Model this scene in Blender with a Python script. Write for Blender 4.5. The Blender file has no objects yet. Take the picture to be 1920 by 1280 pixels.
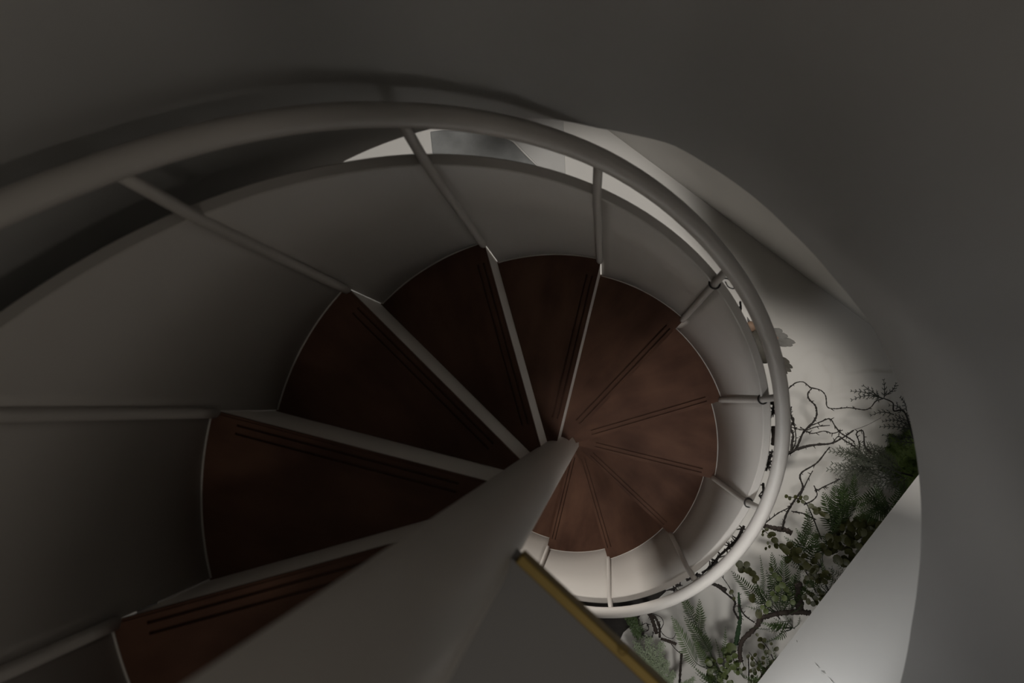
import bpy, bmesh, math, random
from mathutils import Vector, Matrix

# ------------------------------------------------------------------ scene scale
# The stair was measured in units of its tread radius; one unit is S metres.
S = 0.60
FLOOR = -6.9                       # lower floor, in tread radii below the first visible tread
H_STEP = 0.53069                   # rise
DTH = math.radians(29.953)         # turn per step
PH0 = math.radians(196.06)         # nosing angle of tread 0
RC = 0.0825                        # newel column radius
CAM = Vector((0.23974, 0.25834, 1.98630))
CAM_ROWS = ((0.99433038, 0.0, -0.1063348),
            (0.00793382, 0.99721266, 0.07418872),
            (0.10603841, -0.07461174, 0.99155885))
FPX = 1575.0

def W(p):                          # tread-radius units -> metres
    return Vector((p[0] * S, p[1] * S, (p[2] - FLOOR) * S))

def ray(u, v):
    a = (u - 960.0) / FPX; b = -(v - 640.0) / FPX
    r = CAM_ROWS
    return Vector([r[0][i] * a + r[1][i] * b - r[2][i] for i in range(3)])

def at(u, v, z):                   # point of the place at height z (tread radii)
    d = ray(u, v)
    return CAM + d * ((z - CAM.z) / d.z)

scene = bpy.context.scene
col = scene.collection

# ------------------------------------------------------------------ camera
cd = bpy.data.cameras.new('camera')
cam = bpy.data.objects.new('camera', cd)
col.objects.link(cam)
cd.sensor_width = 36.0
cd.lens = FPX * 36.0 / 1920.0
M = Matrix(CAM_ROWS).transposed().to_4x4()
M.translation = W(CAM)
cam.matrix_world = M
cd.clip_start = 0.02
cd.dof.use_dof = True
cd.dof.focus_distance = 4.2
cd.dof.aperture_fstop = 5.6
scene.camera = cam

# ------------------------------------------------------------------ world, exposure
wd = bpy.data.worlds.new('world'); scene.world = wd
wd.use_nodes = True
bg = wd.node_tree.nodes['Background']
bg.inputs[0].default_value = (1.0, 0.93, 0.83, 1)
bg.inputs[1].default_value = 0.17
scene.view_settings.view_transform = 'Standard'
scene.view_settings.look = 'None'
scene.view_settings.gamma = 1.0
scene.view_settings.use_curve_mapping = False
scene.view_settings.exposure = 0.0

def lamp_light(name, loc, target, power, kind='SPOT', angle=120, blend=0.6, size=0.05, color=(1, .95, .88)):
    ld = bpy.data.lights.new(name, kind)
    ld.energy = power; ld.color = color
    if kind == 'SPOT':
        ld.spot_size = math.radians(angle); ld.spot_blend = blend; ld.shadow_soft_size = size
    elif kind == 'AREA':
        ld.shape = 'DISK'; ld.size = size
    o = bpy.data.objects.new(name, ld); col.objects.link(o)
    a = W(loc); b = W(target)
    o.location = a
    o.rotation_euler = (b - a).to_track_quat('-Z', 'Y').to_euler()
    return o

# light of an added, unseen window, brightening the lower stair panels
WIN = (-3.2, 4.76, -3.5); WIN_W, WIN_H = 2.2, 2.6
wl = bpy.data.lights.new('added_window_light', 'AREA'); wl.shape = 'RECTANGLE'; wl.size = WIN_W * S; wl.size_y = WIN_H * S
wl.energy = 38.0; wl.spread = math.radians(66); wl.color = (1.0, .95, .89)
wlo = bpy.data.objects.new('added_window_light', wl); col.objects.link(wlo)
wlo.location = W(WIN); wlo.rotation_euler = (math.radians(-90), 0, math.radians(29))

# warm fill from an added, unseen hall lamp, shining in through the doorway above the landing
HALL = (0.40, -1.30, 2.55)
lamp_light('hall_fill', HALL, (-0.75, 0.70, 0.10), 7.5, 'SPOT', 85, 1.0, 0.10, (1.0, .92, .82))

LIGHTS = []
# added unseen light under the landing, brightening the lower turn of the stair
LIGHTS.append(('landing', (0.30, -0.40, 0.385), (0.45, -0.80, -6.0), 42.0, 50, 1.0, 0.07, (1.0, .93, .86)))
# added unseen downlights in the lower ceiling, brightening floor and planting
LIGHTS.append(('room', (1.25, 1.05, -0.66), at(1386, 808, FLOOR), 215.0, 25, 0.40, 0.16, (1.0, .95, .88)))
LIGHTS.append(('room', (-0.10, 1.90, -0.66), at(1075, 455, FLOOR), 225.0, 25, 0.40, 0.15, (1.0, .96, .91)))
LIGHTS.append(('room', (0.80, 1.40, -0.66), at(1240, 610, FLOOR), 190.0, 18.5, 0.35, 0.12, (1.0, .95, .89)))
LIGHTS.append(('room', (-1.60, 1.70, -0.66), at(690, 330, FLOOR), 230.0, 26, 0.4, 0.15, (1.0, .96, .91)))
LIGHTS.append(('room', (0.95, -1.95, -0.66), at(1290, 1215, FLOOR), 120.0, 30, 0.8, 0.12, (1.0, .97, .92)))


# ------------------------------------------------------------------ materials
def nodes(m): return m.node_tree.nodes, m.node_tree.links
def mat(name, color, rough=0.6, metal=0.0, noise=None, bump=None, sub=None, two=None, spec=None):
    m = bpy.data.materials.new(name); m.use_nodes = True
    n, l = nodes(m); b = n['Principled BSDF']
    b.inputs['Base Color'].default_value = (*color, 1)
    b.inputs['Roughness'].default_value = rough
    b.inputs['Metallic'].default_value = metal
    if spec is not None: b.inputs['Specular IOR Level'].default_value = spec
    tc = n.new('ShaderNodeTexCoord')
    if noise:
        sc, amt = noise
        t = n.new('ShaderNodeTexNoise'); t.inputs['Scale'].default_value = sc; t.inputs['Detail'].default_value = 5
        l.new(tc.outputs['Object'], t.inputs['Vector'])
        r = n.new('ShaderNodeMix'); r.data_type = 'RGBA'
        c2 = two or tuple(max(0, c * (1 - amt)) for c in color)
        c1 = tuple(min(1, c * (1 + amt * .5)) for c in color)
        r.inputs[6].default_value = (*c2, 1); r.inputs[7].default_value = (*c1, 1)
        l.new(t.outputs['Fac'], r.inputs[0]); l.new(r.outputs[2], b.inputs['Base Color'])
    if bump:
        sc, st = bump
        t2 = n.new('ShaderNodeTexNoise'); t2.inputs['Scale'].default_value = sc; t2.inputs['Detail'].default_value = 6
        l.new(tc.outputs['Object'], t2.inputs['Vector'])
        bp = n.new('ShaderNodeBump'); bp.inputs['Strength'].default_value = st; bp.inputs['Distance'].default_value = 0.004
        l.new(t2.outputs['Fac'], bp.inputs['Height']); l.new(bp.outputs[0], b.inputs['Normal'])
    return m

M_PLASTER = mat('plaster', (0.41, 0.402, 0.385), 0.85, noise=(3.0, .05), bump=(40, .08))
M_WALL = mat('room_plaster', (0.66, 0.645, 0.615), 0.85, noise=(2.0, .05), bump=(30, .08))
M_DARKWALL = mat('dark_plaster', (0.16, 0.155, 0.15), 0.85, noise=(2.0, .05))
M_FLOOR = mat('pale_floor', (0.70, 0.68, 0.645), 0.5, noise=(2.2, .07), bump=(25, .05))
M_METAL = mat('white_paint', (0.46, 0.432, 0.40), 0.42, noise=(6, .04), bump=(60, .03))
M_RISER = mat('riser_lit_paint', (0.80, 0.765, 0.72), 0.5, noise=(6, .04))  # lighter than the panel paint, light on the risers put into the colour
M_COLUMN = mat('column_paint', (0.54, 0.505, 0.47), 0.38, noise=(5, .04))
M_LAND = mat('landing_paint', (0.18, 0.174, 0.170), 0.55, noise=(5, .06))
M_BRASS = mat('brass', (0.25, 0.175, 0.050), 0.5, 0.6, noise=(30, .15))
M_BLACK = mat('black_wire', (0.012, 0.010, 0.009), 0.5)
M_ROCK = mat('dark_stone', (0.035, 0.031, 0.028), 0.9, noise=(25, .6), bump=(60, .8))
M_SLABSHADE = mat('slab_shadow_grey', (0.26, 0.265, 0.26), 0.6, noise=(9, .55), bump=(20, .2))  # shadow wedge on the floor put into this grey
M_CHIP = mat('chipped_plaster', (0.52, 0.51, 0.48), 0.9, noise=(30, .3))
M_SHEET = mat('pale_sheet', (0.56, 0.55, 0.53), 0.5, noise=(6, .1))
M_BARK = mat('dark_bark', (0.045, 0.033, 0.026), 0.85, noise=(60, .5), bump=(120, .7))
M_TWIG = mat('black_twig', (0.022, 0.017, 0.014), 0.8, noise=(80, .4))
M_FERN = mat('fern_green', (0.052, 0.086, 0.026), 0.55, noise=(14, .45))
M_FERN2 = mat('pale_fern', (0.150, 0.205, 0.105), 0.6, noise=(14, .4))
M_FERN3 = mat('mid_fern', (0.082, 0.132, 0.044), 0.55, noise=(14, .4))
M_CEDAR = mat('grey_cedar', (0.082, 0.092, 0.066), 0.7, noise=(20, .4))
M_CEDAR2 = mat('dark_cedar', (0.032, 0.036, 0.030), 0.7, noise=(20, .4))
M_MOSS = mat('moss', (0.080, 0.125, 0.022), 0.9, noise=(60, .5), bump=(200, .9))
M_MOSS2 = mat('branch_moss', (0.030, 0.066, 0.026), 0.9, noise=(60, .5), bump=(200, .9))
M_LEAF = mat('olive_leaf', (0.052, 0.054, 0.014), 0.5, noise=(18, .4))
M_LEAF2 = mat('green_leaf', (0.085, 0.112, 0.030), 0.5, noise=(18, .4))
M_FLUFF = mat('feathery_green', (0.30, 0.36, 0.235), 0.7, noise=(25, .45))
M_FEATHER = mat('brown_feather', (0.020, 0.017, 0.011), 0.8, noise=(70, .6))
M_FEATHER2 = mat('grey_feather', (0.062, 0.060, 0.055), 0.8, noise=(50, .35))
M_TAN = mat('tan_feather', (0.085, 0.05, 0.03), 0.8, noise=(60, .4))
M_LAMP = mat('added_lamp_shell', (0.7, 0.7, 0.7), 0.4)

def wood():
    m = bpy.data.materials.new('dark_wood'); m.use_nodes = True
    n, l = nodes(m); b = n['Principled BSDF']
    tc = n.new('ShaderNodeTexCoord'); mp = n.new('ShaderNodeMapping')
    mp.inputs['Scale'].default_value = (3.0, 9.0, 9.0)
    oi = n.new('ShaderNodeObjectInfo')
    vm = n.new('ShaderNodeVectorMath'); vm.operation = 'ADD'
    l.new(tc.outputs['Object'], vm.inputs[0]); l.new(oi.outputs['Random'], vm.inputs[1])
    l.new(vm.outputs[0], mp.inputs['Vector'])
    t = n.new('ShaderNodeTexNoise'); t.inputs['Scale'].default_value = 1.6; t.inputs['Detail'].default_value = 8
    l.new(mp.outputs[0], t.inputs['Vector'])
    t2 = n.new('ShaderNodeTexNoise'); t2.inputs['Scale'].default_value = 7.0; t2.inputs['Detail'].default_value = 6
    l.new(vm.outputs[0], t2.inputs['Vector'])
    mx = n.new('ShaderNodeMath'); mx.operation = 'ADD'
    l.new(t.outputs['Fac'], mx.inputs[0]); l.new(t2.outputs['Fac'], mx.inputs[1])
    cr = n.new('ShaderNodeValToRGB')
    cr.color_ramp.elements[0].position = 0.30; cr.color_ramp.elements[0].color = (0.055, 0.0235, 0.0145, 1)
    cr.color_ramp.elements[1].position = 0.72; cr.color_ramp.elements[1].color = (0.142, 0.072, 0.046, 1)
    md = n.new('ShaderNodeMath'); md.operation = 'MULTIPLY'; md.inputs[1].default_value = 0.5
    l.new(mx.outputs[0], md.inputs[0]); l.new(md.outputs[0], cr.inputs[0])
    l.new(cr.outputs[0], b.inputs['Base Color'])
    b.inputs['Roughness'].default_value = 0.65; b.inputs['Specular IOR Level'].default_value = 0.2
    bp = n.new('ShaderNodeBump'); bp.inputs['Strength'].default_value = 0.12; bp.inputs['Distance'].default_value = 0.002
    l.new(t.outputs['Fac'], bp.inputs['Height']); l.new(bp.outputs[0], b.inputs['Normal'])
    return m
M_WOOD = wood()

# ------------------------------------------------------------------ helpers
class MB:
    def __init__(s): s.v = []; s.f = []
    def add(s, v, f):
        o = len(s.v); s.v += [tuple(x) for x in v]; s.f += [tuple(i + o for i in q) for q in f]
    def mesh(s, name):
        me = bpy.data.meshes.new(name); me.from_pydata(s.v, [], s.f); me.update(); return me
    def build(s, name, m, parent=None, smooth=False, kind=None):
        return link(name, s.mesh(name), m, parent, smooth, kind)

def link(name, me, m, parent=None, smooth=False, kind=None):
    if m is not None and not me.materials: me.materials.append(m)
    if smooth: me.polygons.foreach_set('use_smooth', [True] * len(me.polygons))
    o = bpy.data.objects.new(name, me); col.objects.link(o)
    if parent is not None:
        o.parent = parent
        o.matrix_parent_inverse = Matrix.Translation(parent.location).inverted()
    if kind: o['kind'] = kind
    return o

def tag(o, label, cat, group=None):
    o['label'] = label; o['category'] = cat
    if group: o['group'] = group
    return o

def thing(name, label, cat, loc, group=None):
    o = bpy.data.objects.new(name, None); col.objects.link(o)
    o.location = loc; o.empty_display_size = 0.05
    return tag(o, label, cat, group)

def struct(name, mb, m, smooth=False, label=None):
    o = mb.build(name, m, None, smooth); o['kind'] = 'structure'
    if label: o['label'] = label
    return o

def fix_normals(me):
    bm = bmesh.new(); bm.from_mesh(me); bmesh.ops.recalc_face_normals(bm, faces=bm.faces); bm.to_mesh(me); bm.free()

def spline(pts, n):                # Catmull-Rom through points (Vectors / tuples)
    P = [Vector(p) for p in pts]
    if len(P) < 3: return [P[0].lerp(P[-1], i / n) for i in range(n + 1)]
    Q = [P[0] * 2 - P[1]] + P + [P[-1] * 2 - P[-2]]
    out = []; segs = len(P) - 1
    for i in range(n + 1):
        t = i / n * segs; k = min(int(t), segs - 1); u = t - k
        a, b, c, d = Q[k], Q[k + 1], Q[k + 2], Q[k + 3]
        out.append(0.5 * ((2 * b) + (c - a) * u + (2 * a - 5 * b + 4 * c - d) * u * u + (3 * b - a - 3 * c + d) * u ** 3))
    return out

def interp(knots, x):
    if x <= knots[0][0]: return knots[0][1]
    for (a, b), (c, d) in zip(knots, knots[1:]):
        if x <= c:
            t = (x - a) / (c - a); t = t * t * (3 - 2 * t) * .5 + t * .5
            return b + (d - b) * t
    return knots[-1][1]

def tube(mb, pts, radii, n=8, cap=True):
    P = [Vector(p) for p in pts]
    if not hasattr(radii, '__len__'): radii = [radii] * len(P)
    t0 = (P[1] - P[0]).normalized()
    up = Vector((0, 0, 1)) if abs(t0.z) < .9 else Vector((1, 0, 0))
    u = t0.cross(up).normalized()
    vs = []; fs = []
    for i, p in enumerate(P):
        t = (P[min(i + 1, len(P) - 1)] - P[max(i - 1, 0)])
        if t.length < 1e-9: t = t0
        t = t.normalized()
        u = (u - t * u.dot(t)).normalized(); w = t.cross(u)
        for j in range(n):
            a = 2 * math.pi * j / n
            vs.append(p + (u * math.cos(a) + w * math.sin(a)) * radii[i])
    for i in range(len(P) - 1):
        for j in range(n):
            fs.append((i * n + j, i * n + (j + 1) % n, (i + 1) * n + (j + 1) % n, (i + 1) * n + j))
    if cap:
        fs.append(tuple(range(n - 1, -1, -1))); b = (len(P) - 1) * n; fs.append(tuple(range(b, b + n)))
    mb.add(vs, fs)

def prism(mb, poly, z0, z1):       # plan polygon (units) extruded
    n = len(poly)
    vs = [W((x, y, z0)) for x, y in poly] + [W((x, y, z1)) for x, y in poly]
    fs = [tuple(range(n - 1, -1, -1)), tuple(range(n, 2 * n))]
    fs += [(i, (i + 1) % n, n + (i + 1) % n, n + i) for i in range(n)]
    mb.add(vs, fs)

def slab_wall(mb, a, b, th, z0, z1, side=1):
    a = Vector((a[0], a[1])); b = Vector((b[0], b[1])); d = (b - a).normalized(); nrm = Vector((-d.y, d.x)) * side * th
    prism(mb, [a, b, b + nrm, a + nrm], z0, z1)

def P3(a, r, z): return (r * math.cos(a), r * math.sin(a), z)

# ------------------------------------------------------------------ structure: drum wall, room, landing
ZE = -0.49                         # underside of the upper floor
ZTOP = 2.15
EDGE_PX = [(640, 305), (740, 262), (815, 240), (960, 220), (1040, 224), (1120, 240), (1190, 253), (1258, 270), (1330, 311), (1400, 359),
           (1480, 431), (1560, 517), (1605, 571), (1640, 618), (1672, 690), (1700, 762), (1716, 840), (1726, 930), (1727, 1000), (1721, 1090), (1709, 1170), (1688, 1280)]
prof = []
for u, v in EDGE_PX:
    q = at(u, v, ZE); prof.append((math.degrees(math.atan2(q.y, q.x)), math.hypot(q.x, q.y)))
prof.sort()
first, last = prof[0], prof[-1]    # about -25 deg .. 119 deg
prof += [(150, last[1]), (190, 1.22), (230, 1.28), (290, 1.28), (first[0] + 360, first[1])]
def drum_r(deg):
    d = deg
    while d < prof[0][0]: d += 360
    while d > prof[-1][0]: d -= 360
    for (a, b), (c, e) in zip(prof, prof[1:]):
        if a <= d <= c: return b + (e - b) * (d - a) / (c - a)
    return prof[-1][1]
N = 240
angs = [prof[0][0] + 360 * i / N for i in range(N)]
mb = MB()
ring = []
TH = 0.25
for a in angs:
    r = drum_r(a); x, y = math.cos(math.radians(a)), math.sin(math.radians(a))
    ring.append([W((x * r, y * r, ZE)), W((x * r, y * r, ZTOP)), W((x * (r + TH), y * (r + TH), ZTOP)), W((x * (r + TH), y * (r + TH), ZE))])
vs = [p for q in ring for p in q]; fs = []
DOOR = (238, 302); ZDOOR = 0.53
def in_door(i): return DOOR[0] <= (angs[i % N] % 360) <= DOOR[1]
for i in range(N):                 # doorway opening above the landing
    if in_door(i):
        for q in (1, 2): vs[i * 4 + q] = Vector((vs[i * 4 + q].x, vs[i * 4 + q].y, W((0, 0, ZDOOR)).z))
for i in range(N):
    j = (i + 1) % N
    if in_door(i) != in_door(j):   # upright reveal: duplicate the column
        hi, lo = (i, j) if in_door(j) else (j, i)
        b = len(vs); zt = W((0, 0, ZTOP)).z; zd = W((0, 0, ZDOOR)).z
        for q, z in ((0, None), (1, zd), (2, zd), (3, None), (1, zt), (2, zt)):
            p = vs[lo * 4 + q]; vs.append(Vector((p.x, p.y, p.z if z is None else z)))
        a0, a1, a2, a3 = [hi * 4 + q for q in range(4)]
        fs += [(a0, a1, b + 4, b + 1, b), (a1, a2, b + 5, b + 4), (a2, a3, b + 3, b + 2, b + 5), (a3, a0, b, b + 3), (b + 1, b + 4, b + 5, b + 2)]
        continue
    for k in range(4): fs.append((i * 4 + k, i * 4 + (k + 1) % 4, j * 4 + (k + 1) % 4, j * 4 + k))
mb.add(vs, fs)
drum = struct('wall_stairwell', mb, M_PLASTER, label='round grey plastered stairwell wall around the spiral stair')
fix_normals(drum.data)
for p in drum.data.polygons: p.use_smooth = abs(p.normal.z) < .5
XL, XR, YB, YT = -4.6, 5.2, -4.6, 4.8
def outer_pt(a):
    x, y = math.cos(math.radians(a)), math.sin(math.radians(a))
    s = min((XR if x > 0 else -XL) / max(abs(x), 1e-6), (YT if y > 0 else -YB) / max(abs(y), 1e-6))
    return x * s, y * s
mb = MB(); vs = []; fs = []
for a in angs:
    r = drum_r(a) + TH - .02; x, y = math.cos(math.radians(a)), math.sin(math.radians(a)); ox, oy = outer_pt(a)
    vs += [W((x * r, y * r, ZE)), W((ox, oy, ZE)), W((ox, oy, ZE + .2)), W((x * r, y * r, ZE + .2))]
for i in range(N):
    j = (i + 1) % N
    for k in range(4): fs.append((i * 4 + k, i * 4 + (k + 1) % 4, j * 4 + (k + 1) % 4, j * 4 + k))
mb.add(vs, fs)
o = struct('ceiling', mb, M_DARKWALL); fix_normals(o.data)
mb = MB(); prism(mb, [(XL, YB), (XR, YB), (XR, YT), (XL, YT)], FLOOR - .2, FLOOR); struct('floor', mb, M_FLOOR)
for nm, a, b, sd in (('wall_left', (XL, YB), (XL, YT), 1), ('wall_back', (XL, YT), (XR, YT), 1), ('wall_right', (XR, YT), (XR, YB), 1), ('wall_front', (XR, YB), (XL, YB), 1)):
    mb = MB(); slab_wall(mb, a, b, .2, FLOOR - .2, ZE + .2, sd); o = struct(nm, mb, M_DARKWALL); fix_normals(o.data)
# diagonal wall beyond the planting (its foot is seen on the floor)
A = at(1135, 240, FLOOR); B = at(1640, 615, FLOOR); d = (B - A).normalized()
a0 = A - d * 2.0; b0 = B + d * 2.6
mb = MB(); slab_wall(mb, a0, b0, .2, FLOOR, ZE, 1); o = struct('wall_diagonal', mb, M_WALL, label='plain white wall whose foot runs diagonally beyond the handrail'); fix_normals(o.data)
# bulkhead over the planted recess
ZB = -2.6
A2 = at(1722, 890, ZB); A2b = at(1420, 1280, ZB); d2 = (A2b - A2).normalized()
mb = MB(); slab_wall(mb, A2 - d2 * 0.9, A2b + d2 * 1.6, .22, ZB, ZE, 1)
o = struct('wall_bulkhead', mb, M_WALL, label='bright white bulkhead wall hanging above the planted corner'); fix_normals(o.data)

# landing slab with brass edge
ZL = 0.5307
E0 = at(966, 1053, ZL); E1 = at(1205, 1276, ZL); de = (E1 - E0).normalized()
e_out = E0 + de * 1.05; e_in = E0 - de * .02
poly = [(e_in.x, e_in.y), (e_out.x, e_out.y)]
a_end = math.degrees(math.atan2(e_out.y, e_out.x)) % 360
for i in range(1, 12):
    a = a_end + (229 - a_end) * i / 11; r = drum_r(a) - .02
    poly.append((r * math.cos(math.radians(a)), r * math.sin(math.radians(a))))
poly.append((0.0, -0.045))
mb = MB(); prism(mb, poly, ZL - .10, ZL)
land = struct('floor_landing', mb, M_LAND, label='dark grey landing slab with a brass edge beside the column'); fix_normals(land.data)
mb = MB(); nn = Vector((-de.y, de.x, 0)) * 1.0
wv = .019
c = [E0 + nn * 0, e_out + nn * 0, e_out + nn * wv, E0 + nn * wv]
prism(mb, [(q.x, q.y) for q in c], ZL - .045, ZL + .006)
bt = mb.build('edge_trim', M_BRASS, land); fix_normals(bt.data); bt['label'] = 'dull brass edge strip'
bv = bt.modifiers.new('b', 'BEVEL'); bv.width = .0018; bv.segments = 2

# ------------------------------------------------------------------ spiral staircase
stair = thing('spiral_staircase', 'white spiral staircase with dark wooden treads, solid side panels and a round handrail', 'staircase', W((0, 0, FLOOR)))
def ang(k): return PH0 - k * DTH
K0, K1 = 0, 12
HP = [(1.0, 1.19), (1.4, 1.185), (2.6, 1.165), (3.0, 1.18), (4.0, 1.215), (5.0, 1.255), (6.5, 1.25), (7.4, 1.20), (8.3, 1.25), (9.0, 1.30), (10, 1.31)]
HR = [(1.5, 1.51), (2, 1.495), (3, 1.497), (4, 1.525), (5, 1.485), (6, 1.455), (7, 1.475), (8, 1.49), (9, 1.507)]
DA = {2: -.7, 3: -.6, 4: .82, 5: .75, 6: -.14, 7: -.45, 8: -.13, 9: -.53}      # slight lean of each baluster, degrees
NA = {0: -.13, 1: .1, 2: -.5, 3: -.65, 4: -.23, 5: -.07, 6: 0, 7: .1, 8: .3, 9: -.4, 10: -.4}
RO = 1.0; RR = 1.048; RAIL_R = 0.033; BAL_R = 0.0158

# column
mb = MB()
n = 48
vs = []; fs = []
zs = [FLOOR, -4, -1, 1, 3.0]
for z in zs:
    for j in range(n):
        a = 2 * math.pi * j / n; vs.append(W((RC * math.cos(a), RC * math.sin(a), z)))
for i in range(len(zs) - 1):
    for j in range(n): fs.append((i * n + j, i * n + (j + 1) % n, (i + 1) * n + (j + 1) % n, (i + 1) * n + j))
fs.append(tuple(range((len(zs) - 1) * n, len(zs) * n)))
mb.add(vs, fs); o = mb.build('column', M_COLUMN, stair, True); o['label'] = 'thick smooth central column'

# tread mesh: nosing along +x, body turning counter-clockwise, two grooves cut behind the nosing
def tread_mesh():
    T = .040; a1 = DTH + math.radians(4)
    poly = []
    rin = RC * .8
    poly.append((rin, -.0)); poly.append((RO + .004, -.0))
    for i in range(1, 17):
        a = a1 * i / 16; poly.append(((RO + .004) * math.cos(a), (RO + .004) * math.sin(a)))
    for i in range(3, -1, -1):
        a = a1 * (i + 1) / 4; poly.append((rin * math.cos(a), rin * math.sin(a)))
    bm = bmesh.new()
    bot = [bm.verts.new((x * S, y * S, -T * S)) for x, y in poly]
    f = bm.faces.new(bot)
    e = bmesh.ops.extrude_face_region(bm, geom=[f])
    for v in e['geom']:
        if isinstance(v, bmesh.types.BMVert): v.co.z = 0
    bmesh.ops.recalc_face_normals(bm, faces=bm.faces)
    # soften the long nosing edge
    ed = [x for x in bm.edges if all(abs(v.co.y) < 1e-6 and v.co.z > -1e-6 for v in x.verts)]
    bmesh.ops.bevel(bm, geom=ed, offset=.004, segments=2, affect='EDGES')
    me = bpy.data.meshes.new('tread'); bm.to_mesh(me); bm.free()
    base = bpy.data.objects.new('tread_base', me); col.objects.link(base)
    bm = bmesh.new()
    for off in (.024, .050):
        x0, x1, w, dp = .19, .91, .0040, .014
        x0 = max(x0, off / math.tan(DTH) * 1.02)
        g = bmesh.ops.create_cube(bm, size=1)
        for v in g['verts']:
            v.co = Vector(((x0 + x1) / 2 + v.co.x * (x1 - x0), off + v.co.y * w * 2, v.co.z * dp * 2)) * S
    mc = bpy.data.meshes.new('cut'); bm.to_mesh(mc); bm.free()
    cut = bpy.data.objects.new('cut', mc); col.objects.link(cut)
    md = base.modifiers.new('b', 'BOOLEAN'); md.operation = 'DIFFERENCE'; md.object = cut; md.solver = 'EXACT'
    dg = bpy.context.evaluated_depsgraph_get(); dg.update()
    out = bpy.data.meshes.new_from_object(base.evaluated_get(dg))
    bpy.data.objects.remove(base); bpy.data.objects.remove(cut)
    out.name = 'tread'; out.materials.clear(); out.materials.append(M_WOOD)
    return out
TM = tread_mesh()
for k in range(K0, K1 + 1):
    o = bpy.data.objects.new('tread', TM); col.objects.link(o); o.parent = stair
    o.matrix_parent_inverse = Matrix.Translation(stair.location).inverted()
    o.location = W((0, 0, -k * H_STEP)); o.rotation_euler = (0, 0, ang(k) + math.radians(NA.get(k, 0)))

# risers (local, shared)
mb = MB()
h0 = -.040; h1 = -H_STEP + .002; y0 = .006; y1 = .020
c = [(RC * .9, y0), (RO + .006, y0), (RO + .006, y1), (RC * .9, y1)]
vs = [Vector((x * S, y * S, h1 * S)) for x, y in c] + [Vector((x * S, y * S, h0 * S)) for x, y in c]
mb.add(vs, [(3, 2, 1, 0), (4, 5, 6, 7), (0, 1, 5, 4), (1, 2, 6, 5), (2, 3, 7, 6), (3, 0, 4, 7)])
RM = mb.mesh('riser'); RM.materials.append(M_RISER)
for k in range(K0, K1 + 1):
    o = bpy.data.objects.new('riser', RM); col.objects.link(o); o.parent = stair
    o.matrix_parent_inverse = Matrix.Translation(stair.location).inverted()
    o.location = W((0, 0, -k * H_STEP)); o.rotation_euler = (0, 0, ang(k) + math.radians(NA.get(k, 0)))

# side panels, each from one baluster to the next, with a raised bead along the tread
for k in range(K0, K1 + 1):
    mb = MB(); n = 12; vs = []; fs = []
    aa0 = ang(k) + math.radians(NA.get(k, 0)); aa1 = ang(k - 1) + math.radians(NA.get(k - 1, 0))
    for i in range(n + 1):
        t = i / n; a = aa0 + (aa1 - aa0) * t; kk = k - t
        zt = -kk * H_STEP + interp(HP, kk); zb = -k * H_STEP - .05
        vs += [W(P3(a, RO, zb)), W(P3(a, RO, zt - .004)), W(P3(a, RO + .004, zt)), W(P3(a, RO + .034, zt)), W(P3(a, RO + .038, zt - .004)), W(P3(a, RO + .038, zb))]
    for i in range(n):
        for j in range(6): fs.append((i * 6 + j, i * 6 + (j + 1) % 6, (i + 1) * 6 + (j + 1) % 6, (i + 1) * 6 + j))
    fs.append(tuple(range(5, -1, -1))); fs.append(tuple(range(n * 6, n * 6 + 6)))
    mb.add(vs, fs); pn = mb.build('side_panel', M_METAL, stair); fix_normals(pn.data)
    for p in pn.data.polygons: p.use_smooth = len(p.vertices) == 4 and abs(p.normal.z) < .3
    mb = MB(); pts = [W(P3(aa0 + (aa1 - aa0) * i / 16, RO - .002, -k * H_STEP + .002)) for i in range(17)]
    tube(mb, pts, .0022, 6); bd = mb.build('bead', M_METAL, None, True)
    bd.parent = pn

# handrail
pts = []
k = -0.8
while k <= 12.6:
    a = ang(k) + math.radians(interp(sorted(DA.items()), k) * .0)
    pts.append(W(P3(a, RR, -k * H_STEP + interp(HR, k)))); k += .1
mb = MB(); tube(mb, pts, RAIL_R * S, 20); hr = mb.build('handrail', M_METAL, stair, True)

# balusters: stand on the tread corner inside the panel, lean out to the rail above it
def bal_path(k):
    a = ang(k) + math.radians(NA.get(k, 0)) + .006; b = ang(k) + math.radians(DA.get(k, 0))
    f_ = interp(HP, k) / interp(HR, k); out = []
    for i in range(13):
        f = i / 12
        r = .990 + .014 * f / f_ if f < f_ else 1.004 + (RR - 1.004) * ((f - f_) / (1 - f_)) ** 1.2
        out.append(W(P3(a + (b - a) * f, r, -k * H_STEP - .01 + (interp(HR, k) + .01) * f)))
    return out
for k in range(K0, K1 + 1):
    a = ang(k) + math.radians(NA.get(k, 0)); at_ = ang(k) + math.radians(DA.get(k, 0))
    mb = MB(); tube(mb, bal_path(k), BAL_R * S, 16); mb.build('baluster', M_METAL, stair, True)

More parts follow.
